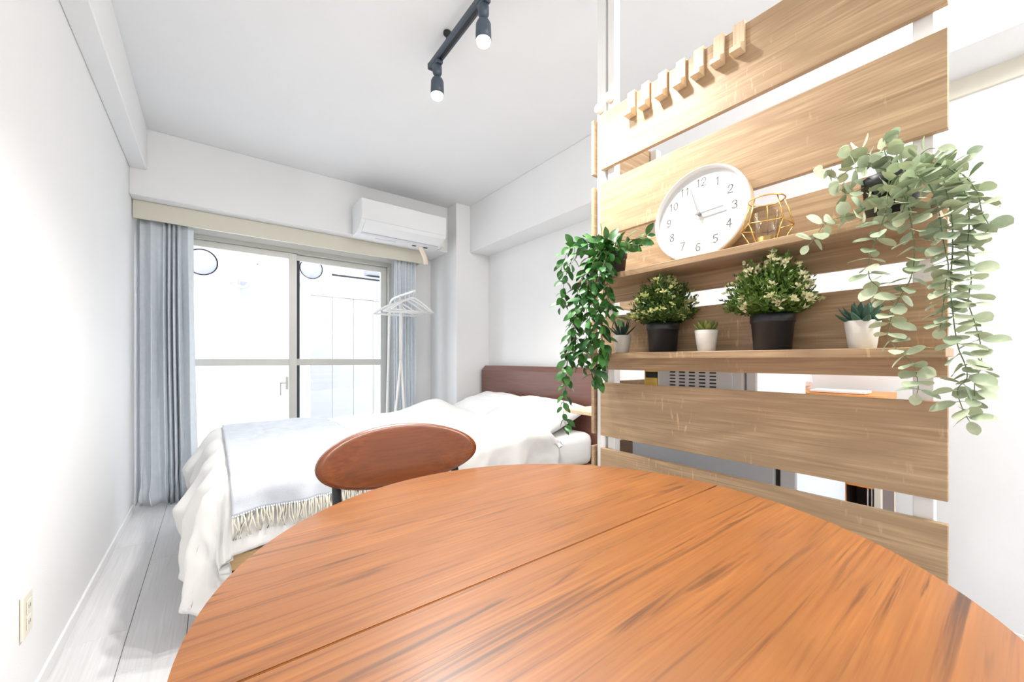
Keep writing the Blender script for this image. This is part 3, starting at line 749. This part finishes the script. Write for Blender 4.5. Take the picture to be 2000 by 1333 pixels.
MB().lathe([(0.0255, 0.0052), (0.0275, 0.085), (0.0262, 0.085), (0.0245, 0.0065)], 32, cap0=False).build('glass_cup', 'cup_glass', ca)

# ------------------------------------------------------------------ pots and plants
def pot(parent, rt, rb, h, mat, rim=True, name='pot'):
    if rim: prof = [(rb, 0), (rb+0.001, 0.001), (rb+(rt-rb)*0.70, h*0.76), (rt*0.985, h*0.77), (rt, h*0.79), (rt, h-0.001), (rt-0.0015, h), (rt-0.004, h), (rt-0.005, h*0.86)]
    else: prof = [(rb-0.002, 0), (rb, 0.002), (rt, h-0.0015), (rt-0.001, h), (rt-0.003, h), (rt-0.004, h*0.88)]
    p = MB().lathe(prof, 40, cap1=False).build(name, mat, parent)
    MB().lathe([(rt-0.0045, h*0.84), (rt*0.5, h*0.875), (0.001, h*0.88)], 24).build('soil', 'soil', parent)
    return p
SHZ0, SHZ1 = SH[0][1]+0.0005, SH[1][1]+0.0005
def leaf_mesh(L, Wd, tip=1.0, curl=0.15, fold=0.12, n=6, petiole=0.0, fat=1.0, name='leaf'):
    """leaf along +X from the origin, face up +Z"""
    b = MB(); rows = []
    for i in range(n+1):
        t = i/n; w = Wd/2*(math.sin(PI*min(1, max(0.0, t))**fat)**(0.75*tip) if 0 < t < 1 else 0.0)
        x = petiole + L*t; z = -curl*L*t*t
        if w <= 1e-6: rows.append([b.bm.verts.new((x, 0, z))])
        else: rows.append([b.bm.verts.new((x, -w, z+fold*w)), b.bm.verts.new((x, 0, z)), b.bm.verts.new((x, w, z+fold*w))])
    for r, q in zip(rows, rows[1:]):
        if len(r) == 1: 
            for k in range(2): b.bm.faces.new((r[0], q[k], q[k+1])).smooth = True
        elif len(q) == 1:
            for k in range(2): b.bm.faces.new((r[k], q[0], r[k+1])).smooth = True
        else:
            for k in range(2): b.bm.faces.new((r[k], q[k], q[k+1], r[k+1])).smooth = True
    if petiole > 0: b.tube([(0, 0, 0), (petiole, 0, 0)], 0.0007, 4, cap=False)
    return b.mesh(name)
def orient(o, pos, direc, up, scale=1.0):
    x = direc.normalized(); y = up.cross(x)
    if y.length < 1e-4: y = Vector((0, 1, 0)).cross(x)
    y.normalize(); z = x.cross(y)
    M = Matrix((x, y, z)).transposed().to_4x4()
    o.matrix_basis = Matrix.Translation(pos) @ M @ Matrix.Diagonal((scale, scale, scale, 1))
def grow(parent, base, stems, meshes, mat, stem_mat, gap, rnd, stem_r=0.0012, spread=1.0, droop=0.0, start=0.0, size=(0.8, 1.15), pairs=True, lean=0.25):
    total = 0
    for si, st in enumerate(stems):
        pts = catmull([Vector(p)-base for p in st], 8)
        s_ = MB().tube(pts, [stem_r*(1.15-0.6*i/len(pts)) for i in range(len(pts))], 5).build('stem', stem_mat, parent)
        acc = gap*(start if sum((q-p).length for p, q in zip(pts, pts[1:])) > 0.11 else 0.6); k = rnd.randint(0, 3)
        for i in range(len(pts)-1):
            a, b = pts[i], pts[i+1]; L = (b-a).length
            while acc <= L:
                p = a.lerp(b, acc/L); t = (b-a).normalized()
                u = t.cross(Vector((0, 0, 1)));  u = u.normalized() if u.length > 0.05 else Vector((0, 1, 0))
                w = t.cross(u).normalized(); an = k*PI/2*0.97 + rnd.uniform(-0.45, 0.45)
                for sg in ((0, PI) if pairs else (0,)):
                    dr = u*math.cos(an+sg) + w*math.sin(an+sg) + t*rnd.uniform(lean*0.3, lean*1.7) - Vector((0, 0, droop))
                    up = t*-0.8 + Vector((rnd.uniform(-1.1, .3), rnd.uniform(-.6, .6), rnd.uniform(-.2, .6)))
                    o = new_obj('leaf', rnd.choice(meshes), mat, s_); orient(o, p, dr, up, rnd.uniform(*size)*spread); total += 1
                k += 1; acc += gap*rnd.uniform(0.8, 1.2)
            acc -= L
        tip = new_obj('leaf', rnd.choice(meshes), mat, s_); orient(tip, pts[-1], (pts[-1]-pts[-2]), Vector((-1, 0, 0.3)), 0.8)
    return total

# eucalyptus trailing from a black pot at the right end of the upper shelf
rnd = random.Random(21)
eb = Vector((1.118, 0.166, SHZ1))
eu = thing('eucalyptus_plant', 'trailing pale eucalyptus plant in black pot on the upper shelf', 'plant', eb)
pot(eu, 0.047, 0.037, 0.090, 'black_pot')
EM = [leaf_mesh(0.027, 0.0225, 0.75, 0.10, 0.10, 7, 0.003), leaf_mesh(0.024, 0.022, 0.7, 0.2, 0.16, 7, 0.003), leaf_mesh(0.031, 0.021, 0.8, 0.12, 0.12, 7, 0.003)]
def S_(pts): return [atX(*p) for p in pts]
top = (1755, 335, 1.118)
est = [
 [top, (1738, 350, 1.08), (1732, 390, 1.040), (1728, 420, 1.030), (1713, 461, 1.030), (1698, 504, 1.032), (1698, 542, 1.033), (1713, 559, 1.034), (1724, 575, 1.035), (1745, 592, 1.036)],
 [top, (1772, 350, 1.07), (1774, 400, 1.035), (1780, 440, 1.025), (1786, 495, 1.025), (1778, 545, 1.025), (1755, 585, 1.028), (1743, 612, 1.03), (1734, 655, 1.03), (1753, 684, 1.03), (1784, 713, 1.03), (1793, 753, 1.03), (1791, 768, 1.03)],
 [top, (1800, 325, 1.10), (1838, 345, 1.06), (1852, 390, 1.04), (1860, 440, 1.03), (1860, 500, 1.03), (1856, 554, 1.03), (1861, 612, 1.03), (1870, 674, 1.03), (1885, 713, 1.03), (1888, 740, 1.03), (1870, 762, 1.03), (1880, 799, 1.03), (1892, 821, 1.03)],
 [top, (1815, 318, 1.10), (1862, 335, 1.07), (1886, 380, 1.05), (1893, 430, 1.04), (1890, 490, 1.03), (1897, 545, 1.03), (1891, 588, 1.03), (1904, 631, 1.03), (1915, 674, 1.03), (1916, 718, 1.03), (1904, 742, 1.03), (1904, 790, 1.03)],
 [top, (1830, 322, 1.10), (1878, 340, 1.08), (1908, 375, 1.06), (1918, 415, 1.05), (1932, 442, 1.05), (1924, 456, 1.05)],
 [top, (1810, 322, 1.11), (1848, 322, 1.11), (1884, 304, 1.11)],
 [top, (1725, 330, 1.10), (1690, 325, 1.10), (1660, 332, 1.09), (1632, 348, 1.08), (1606, 335, 1.08)],
 [top, (1715, 352, 1.10), (1690, 365, 1.09), (1658, 378, 1.08), (1638, 368, 1.08)],
 [top, (1722, 372, 1.07), (1695, 402, 1.045), (1668, 420, 1.03), (1640, 425, 1.03), (1612, 436, 1.03), (1596, 458, 1.03), (1580, 478, 1.03)],
 [top, (1752, 305, 1.12), (1748, 285, 1.12), (1748, 268, 1.12)],
 [top, (1735, 312, 1.11), (1728, 295, 1.10), (1735, 282, 1.10)],
 [top, (1790, 308, 1.11), (1812, 292, 1.10), (1828, 290, 1.10)],
 [top, (1712, 312, 1.12), (1690, 298, 1.12), (1660, 292, 1.12)],
 [top, (1765, 330, 1.06), (1762, 365, 1.045), (1768, 395, 1.035), (1760, 420, 1.03)],
 [top, (1790, 340, 1.05), (1820, 370, 1.04), (1835, 420, 1.03), (1842, 470, 1.03), (1852, 520, 1.03), (1846, 560, 1.03), (1842, 600, 1.03), (1836, 640, 1.03)],
]
cnt = grow(eu, eb, [S_(s) for s in est], EM, 'eucalyptus_leaf', 'stem_green', 0.0168, rnd, 0.0011, 1.12, 0.0, 3.4)

# green trailing vine at the left end of the upper shelf
vb0 = Vector((1.108, 0.862, SHZ1))
vi = thing('trailing_vine', 'dark green leafy vine hanging from small brown pot on the upper shelf', 'plant', vb0)
pot(vi, 0.043, 0.034, 0.078, 'brown_pot')
VM = [leaf_mesh(0.034, 0.0195, 1.05, 0.22, 0.22, 6, 0.004), leaf_mesh(0.030, 0.0185, 1.0, 0.3, 0.26, 6, 0.004), leaf_mesh(0.038, 0.020, 1.1, 0.18, 0.2, 6, 0.004)]
vt = (1195, 478, 1.108)
vst = [
 [vt, (1160, 470, 1.06), (1125, 495, 1.02), (1105, 540, 1.01), (1098, 580, 1.01), (1094, 600, 1.01)],
 [vt, (1165, 482, 1.05), (1142, 535, 1.01), (1126, 600, 1.0), (1115, 650, 1.0), (1108, 700, 1.0), (1104, 760, 1.0), (1100, 800, 1.0), (1106, 836, 1.0)],
 [vt, (1175, 500, 1.05), (1162, 560, 1.02), (1152, 620, 1.02), (1142, 668, 1.02), (1128, 690, 1.02)],
 [vt, (1185, 515, 1.04), (1178, 580, 1.025), (1172, 640, 1.025), (1182, 690, 1.03), (1172, 745, 1.03)],
 [vt, (1160, 500, 1.04), (1132, 555, 1.0), (1124, 612, 1.0), (1126, 655, 1.0), (1140, 712, 1.0), (1158, 725, 1.0)],
 [vt, (1215, 470, 1.09), (1235, 468, 1.08), (1262, 462, 1.07)],
 [vt, (1210, 482, 1.07), (1232, 480, 1.05), (1252, 478, 1.05)],
 [vt, (1180, 466, 1.09), (1160, 462, 1.08), (1145, 468, 1.07)],
 [vt, (1190, 520, 1.04), (1186, 570, 1.025), (1196, 605, 1.02), (1205, 622, 1.02)],
 [vt, (1168, 495, 1.03), (1150, 550, 0.99), (1146, 610, 0.985), (1156, 660, 0.985), (1148, 690, 0.985)],
 [vt, (1178, 490, 1.04), (1160, 530, 1.0), (1164, 590, 0.995), (1176, 650, 0.995), (1170, 690, 1.0), (1160, 740, 1.0)],
 [vt, (1150, 478, 1.07), (1118, 478, 1.06), (1105, 500, 1.05), (1094, 530, 1.05)],
 [vt, (1185, 500, 1.03), (1168, 545, 0.985), (1138, 585, 0.98), (1120, 640, 0.98), (1110, 690, 0.98), (1106, 740, 0.98)],
]
grow(vi, vb0, [S_(s) for s in vst], VM, 'vine_leaf', 'stem_brown', 0.0215, rnd, 0.0012, 1.22, 0.25, 1.0, (0.75, 1.15), True, 0.5)

def shrub(name, label, loc, rad, hgt, seed, ph=0.090):
    t = thing(name, label, 'plant', loc, group='leafy shrubs in black pots'); pot(t, 0.049, 0.040, ph, 'black_pot'); r = random.Random(seed)
    lo, hi = MB(), MB()
    def blade(bm, p, d, L, w):
        u = d.cross(Vector((r.uniform(-1, 1), r.uniform(-1, 1), r.uniform(-1, 1)))).normalized()*w/2; nn = d.cross(u).normalized()*w*0.25
        v = [bm.verts.new(q) for q in (p, p+d*L*0.55+u+nn, p+d*L, p+d*L*0.55-u+nn)]
        bm.faces.new((v[0], v[1], v[2])); bm.faces.new((v[0], v[2], v[3]))
    c = Vector((0, 0, ph*0.9)); ce = Vector((0, 0, ph+0.036))
    for i in range(720):
        a = r.uniform(0, 2*PI); e = math.asin(r.uniform(-0.75, 1.0)); R = r.uniform(0.78, 1.0) if i % 4 else r.uniform(0.45, 0.8)
        lump = 1.0 + 0.10*math.sin(3*a+seed) + 0.07*math.sin(5*a+2*seed+3*e)
        up = hgt-0.036 if e > 0 else 0.034
        tip = ce + Vector((rad*R*lump*math.cos(e)*math.cos(a), rad*R*lump*math.cos(e)*math.sin(a), up*R*lump*math.sin(e)))
        tip.x = min(tip.x, 0.056)
        d = (tip-c).normalized(); st = c.lerp(tip, 0.35)
        if i % 2 == 0: lo.tube([c + Vector((d.x*0.02, d.y*0.02, 0)), st, tip], 0.0007, 3, cap=False)
        bright = R > 0.8 and noise.noise(tip*22 + Vector((seed, 0, 0))) > 0.02 and r.random() < 0.6
        for k in range(9):
            f = 0.62 + 0.38*k/8; p = c.lerp(tip, f)
            dd = (d*0.7 + Vector((r.uniform(-1, 1), r.uniform(-1, 1), r.uniform(-0.6, 1)))).normalized()
            blade((hi if bright and k > 5 else lo).bm, p, dd, r.uniform(0.010, 0.017), r.uniform(0.005, 0.0075))
        if bright:
            for k in range(6):
                dd = (d*0.9 + Vector((r.uniform(-1, 1), r.uniform(-1, 1), r.uniform(-0.5, 1)))).normalized()
                blade(hi.bm, tip, dd, r.uniform(0.008, 0.013), 0.0065)
    tag(lo.build('foliage', 'shrub_leaf', t), kind='stuff'); tag(hi.build('pale_tips', 'shrub_tip', t), 'cream yellow leaf tips', kind='stuff')
PXS = 1.128
shrub('potted_shrub', 'leafy green shrub in black pot between the aloe and the small rosette', (PXS, 0.690, SHZ0), 0.098, 0.150, 3)
shrub('potted_shrub', 'fuller cream tipped shrub in black pot in the middle of the lower shelf', (PXS, 0.386, SHZ0), 0.102, 0.150, 9)

def succ_leaf(L, w, th, bend, blunt):
    b = MB(); rows = []; n = 7
    for i in range(n+1):
        t = i/n; ww = w/2*(max(0.0, math.sin(PI*(0.18+0.82*t)))**blunt) if i < n else 0.0004
        x, z = L*t*math.cos(bend*t), L*t*math.sin(bend*t)
        rows.append([b.bm.verts.new((x, ww*math.cos(q), z + th*(ww/w*2)*math.sin(q)*0.5)) for q in [2*PI*k/6 for k in range(6)]])
    for a, c in zip(rows, rows[1:]):
        for k in range(6): b.bm.faces.new((a[k], a[(k+1) % 6], c[(k+1) % 6], c[k])).smooth = True
    b.bm.faces.new(rows[0][::-1]); b.bm.faces.new(rows[-1]); return b.mesh('leaf')
def succulent(name, label, loc, mat, rings, leafargs, base_h=0.054):
    t = thing(name, label, 'plant', loc, group='succulents in small white pots'); pot(t, 0.031, 0.0235, 0.061, 'white_pot', False); r = random.Random(name)
    for (n, el, sc, ph) in rings:
        me = succ_leaf(*leafargs)
        for k in range(n):
            a = 2*PI*k/n + ph + r.uniform(-.12, .12); e = math.radians(el + r.uniform(-6, 6))
            o = new_obj('leaf', me, mat, t)
            orient(o, Vector((0.004*math.cos(a), 0.004*math.sin(a), base_h)), Vector((math.cos(a)*math.cos(e), math.sin(a)*math.cos(e), math.sin(e))), Vector((-math.cos(a)*math.sin(e), -math.sin(a)*math.sin(e), math.cos(e)+0.01)), sc)
succulent('potted_aloe', 'spiky dark aloe in small white pot at the bed end of lower shelf', (PXS, 0.845, SHZ0), 'aloe_leaf', [(6, 38, 1.0, 0.2), (5, 62, 1.05, 0.6), (3, 80, 0.95, 0.1)], (0.062, 0.010, 0.006, 0.12, 0.9))
succulent('potted_rosette', 'small olive green rosette succulent in white pot between the two shrubs', (PXS, 0.553, SHZ0), 'olive_leaf', [(7, 28, 1.0, 0.2), (6, 52, 0.95, 0.5), (4, 74, 0.8, 0.1)], (0.042, 0.019, 0.009, 0.25, 0.55))
succulent('potted_agave', 'dark green agave rosette in white pot under the eucalyptus', (PXS, 0.213, SHZ0), 'agave_leaf', [(9, 14, 1.0, 0.1), (8, 38, 1.05, 0.4), (6, 60, 1.0, 0.2), (4, 78, 0.85, 0.5)], (0.050, 0.0165, 0.008, 0.2, 0.75))

# ------------------------------------------------------------------ kitchen corner behind the partition
fr = thing('refrigerator', 'pale grey refrigerator behind the partition', 'refrigerator', (1.60, 0.66, 0))
box('body', 'fridge_grey', 1.305-1.60, 1.80-1.60, 0.44-0.66, 0.93-0.66, 0.02, 0.845, fr, 0.006, 2)
box('door', 'fridge_grey', 1.305-1.60, 1.80-1.60, 0.385-0.66, 0.428-0.66, 0.03, 0.845, fr, 0.006, 2)
box('door_seal', 'vent_dark', 1.312-1.60, 1.79-1.60, 0.4285-0.66, 0.4395-0.66, 0.035, 0.84, fr)
for sx in (-0.24, 0.14):
    for sy in (-0.2, 0.2): box('foot', 'black_metal', sx, sx+0.04, sy, sy+0.04, 0, 0.0195, fr)
mw = thing('microwave_oven', 'grey microwave oven with side vents on top of the refrigerator', 'microwave', (1.55, 0.66, 0.8465))
box('body', 'microwave_grey', 1.335-1.55, 1.78-1.55, 0.535-0.66, 0.84-0.66, 0.008, 0.262, mw, 0.008, 2)
box('door', 'microwave_grey', 1.335-1.55, 1.78-1.55, 0.497-0.66, 0.531-0.66, 0.008, 0.262, mw, 0.006, 2)
for sx in (-0.18, 0.18):
    for sy in (-0.09, 0.14): MB().lathe([(0.012, 0), (0.012, 0.0078)], 12, (sx, sy, 0)).build('foot', 'black_metal', mw)
My = Matrix(((0, 0, 1, 1.334-1.55), (1, 0, 0, 0.70-0.66), (0, 1, 0, 0.085), (0, 0, 0, 1)))
vp = MB().prism(rounded_rect(0.26, 0.13, 0.05, 6), -0.0025, 0.0005, My).build('vent_panel', 'microwave_grey', mw)
vsm = MB().box(-0.0012, 0.0012, -0.011, 0.011, -0.0024, 0.0024, 0.001).mesh('vent_slot')
for c in range(5):
    for r_ in range(9):
        if c in (0, 4) and r_ in (0, 8): continue
        new_obj('vent_slot', vsm, 'vent_dark', mw, (1.3312-1.55, 0.775-0.66-c*0.036, 0.040+r_*0.0118))
kc = thing('kitchen_cart', 'orange topped kitchen cart against the right wall behind the partition', 'kitchen cart', (1.93, 0.58, 0))
def kb(n, m, x0, x1, y0, y1, z0, z1, bev=0.002): return box(n, m, x0-1.93, x1-1.93, y0-0.58, y1-0.58, z0, z1, kc, bev)
MB().prism(rounded_rect(0.30, 0.50, 0.03), 0.85, 0.872, Matrix.Translation((0.085, -0.03, 0))).build('top', 'orange_wood', kc)
kb('leg', 'cart_beige', 1.885, 1.91, 0.305, 0.325, 0.0, 0.849); kb('leg', 'orange_wood', 1.885, 1.91, 0.405, 0.427, 0.0, 0.849); kb('leg', 'cart_beige', 1.885, 1.91, 0.76, 0.785, 0.0, 0.849)
kb('leg', 'cart_beige', 2.13, 2.155, 0.305, 0.325, 0.0, 0.849); kb('leg', 'cart_beige', 2.13, 2.155, 0.76, 0.785, 0.0, 0.849)
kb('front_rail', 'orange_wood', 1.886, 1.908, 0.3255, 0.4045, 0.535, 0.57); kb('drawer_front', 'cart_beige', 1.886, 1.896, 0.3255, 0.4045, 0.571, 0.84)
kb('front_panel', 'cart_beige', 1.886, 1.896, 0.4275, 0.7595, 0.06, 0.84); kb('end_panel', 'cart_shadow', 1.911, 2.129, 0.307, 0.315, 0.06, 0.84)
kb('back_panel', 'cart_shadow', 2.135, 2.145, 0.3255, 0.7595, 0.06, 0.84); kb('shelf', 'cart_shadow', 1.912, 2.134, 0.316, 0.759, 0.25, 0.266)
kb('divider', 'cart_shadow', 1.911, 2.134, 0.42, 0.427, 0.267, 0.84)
for yy in (0.336, 0.348):
    MB().tube([(1.925-1.93, yy-0.58, 0.267), (1.925-1.93, yy-0.58, 0.83)], 0.004, 10).build('rod', 'chrome', kc)
bgm = MB().box(-0.09, 0.09, -0.11, 0.11, 0.0, 0.115, 0.03, 3)
bmesh.ops.subdivide_edges(bgm.bm, edges=bgm.bm.edges, cuts=2, use_grid_fill=True)
for v in bgm.bm.verts: v.co += Vector((noise.noise(v.co*16), noise.noise(v.co*16+Vector((5, 0, 0))), noise.noise(v.co*16+Vector((9, 0, 0))) if v.co.z > 0.02 else 0))*0.014
tag(bgm.build('plastic_bag', 'bag_plastic', None, (2.02, 0.67, 0.874)), 'crumpled translucent plastic bag on the orange kitchen cart', 'bag')
o = box('paper_tray', 'white_plastic', 1.90, 2.0, 0.35, 0.52, 0.8735, 0.884, None, 0.002); tag(o, 'flat white tray lying on the orange kitchen cart', 'tray')
ct = thing('carton', 'yellow carton with black band beside the microwave on the refrigerator', 'carton', (1.405, 0.89, 0.8465))
box('box', 'yellow_plastic', -0.034, 0.034, -0.03, 0.03, 0, 0.128, ct, 0.003); box('band', 'black_metal', -0.0355, -0.0345, -0.03, 0.022, 0.085, 0.108, ct)

# ------------------------------------------------------------------ outside
struct(box('trim_6', 'balcony_concrete', -3.0, 5.0, YF+0.11, 5.2, -0.25, -0.05))['label'] = 'pale balcony slab outside the window'
bd = thing('neighbour_building', 'white building with a window across the alley outside', 'building', (1.0, 6.8, -6))
MB().box(-7, 7, 0, 0.5, 0, 13.0).build('wall', 'facade', bd)
def bw_(n, m, x0, x1, y0, y1, z0, z1, parent=bd): return box(n, m, x0-1, x1-1, y0-6.8, y1-6.8, z0+6, z1+6, parent, 0.004)
f = bw_('window_frame', 'facade_grey', 0.30, 0.88, 6.74, 6.799, 1.58, 2.16)
o_ = f.location
for a, c in ((0.325, 0.43), (0.47, 0.855)): box('pane', 'facade_dark', a-1-o_.x, c-1-o_.x, -0.036, -0.0305, 1.62+6-o_.z, 2.12+6-o_.z, f)
bw_('awning', 'facade_dark', 2.05, 3.1, 6.2, 6.799, 2.42, 2.68)
for zz in (2.30, 2.36): bw_('ledge', 'facade_grey', 1.2, 3.3, 6.60, 6.799, zz, zz+0.03)
def outdoor_unit(label, x0, x1, z0, z1):
    t = thing('outdoor_unit', label, 'outdoor unit', ((x0+x1)/2, 6.55, z0), group='outdoor units on the building opposite'); w = (x1-x0)/2; h = z1-z0
    box('case', 'fence_panel', -w, w, -0.13, 0.13, 0.04, h, t, 0.01, 2)
    c = (-w*0.25, -0.135, h*0.54)
    MB().lathe([(h*0.36, 0.0), (h*0.36, -0.012), (h*0.33, -0.012), (h*0.33, 0.0)], 32, c, axis='Y').build('fan_grille', 'facade_grey', t)
    MB().lathe([(h*0.30, -0.002), (h*0.30, -0.008), (h*0.08, -0.012)], 32, c, axis='Y').build('fan', 'facade_dark', t)
    for sx in (-0.7, 0.7): box('bracket', 'facade_grey', sx*w-0.02, sx*w+0.02, -0.12, 0.248, 0.0, 0.039, t)
outdoor_unit('white outdoor unit high on the building opposite, seen through the left sash', -0.28, 0.20, 1.98, 2.50)
outdoor_unit('white outdoor unit high on the building opposite, seen through the right sash', 1.00, 1.46, 2.10, 2.58)
pc = thing('pipe_run', 'thin drain pipe running up the building opposite beside the unit', 'pipe', (0.3, 6.75, 2.0))
MB().tube(catmull([(-0.09, -0.02, 0.08), (0.05, -0.02, 0.04), (0.12, -0.02, 0.10), (0.22, -0.02, 0.35), (0.25, -0.02, 0.6)], 5), 0.018, 8).build('pipe', 'facade_grey', pc)
fe = thing('fence', 'pale grey fence of tall vertical panels outside the right sash', 'fence', (2.1, 5.0, -0.05))
for k in range(10): box('panel', 'fence_panel', -1.2+k*0.24+0.002, -1.2+(k+1)*0.24-0.002, -0.01, 0.01+0.004*(k % 2), 0, 1.80, fe, 0.003)
box('top_rail', 'facade_grey', -1.2, 1.2, -0.02, 0.03, 1.801, 1.83, fe)
pw = box('parapet', 'facade', -3, 0.88, 5.0, 5.1, -0.049, 1.0); tag(pw, 'low white balcony wall outside the left sash', 'balcony wall')
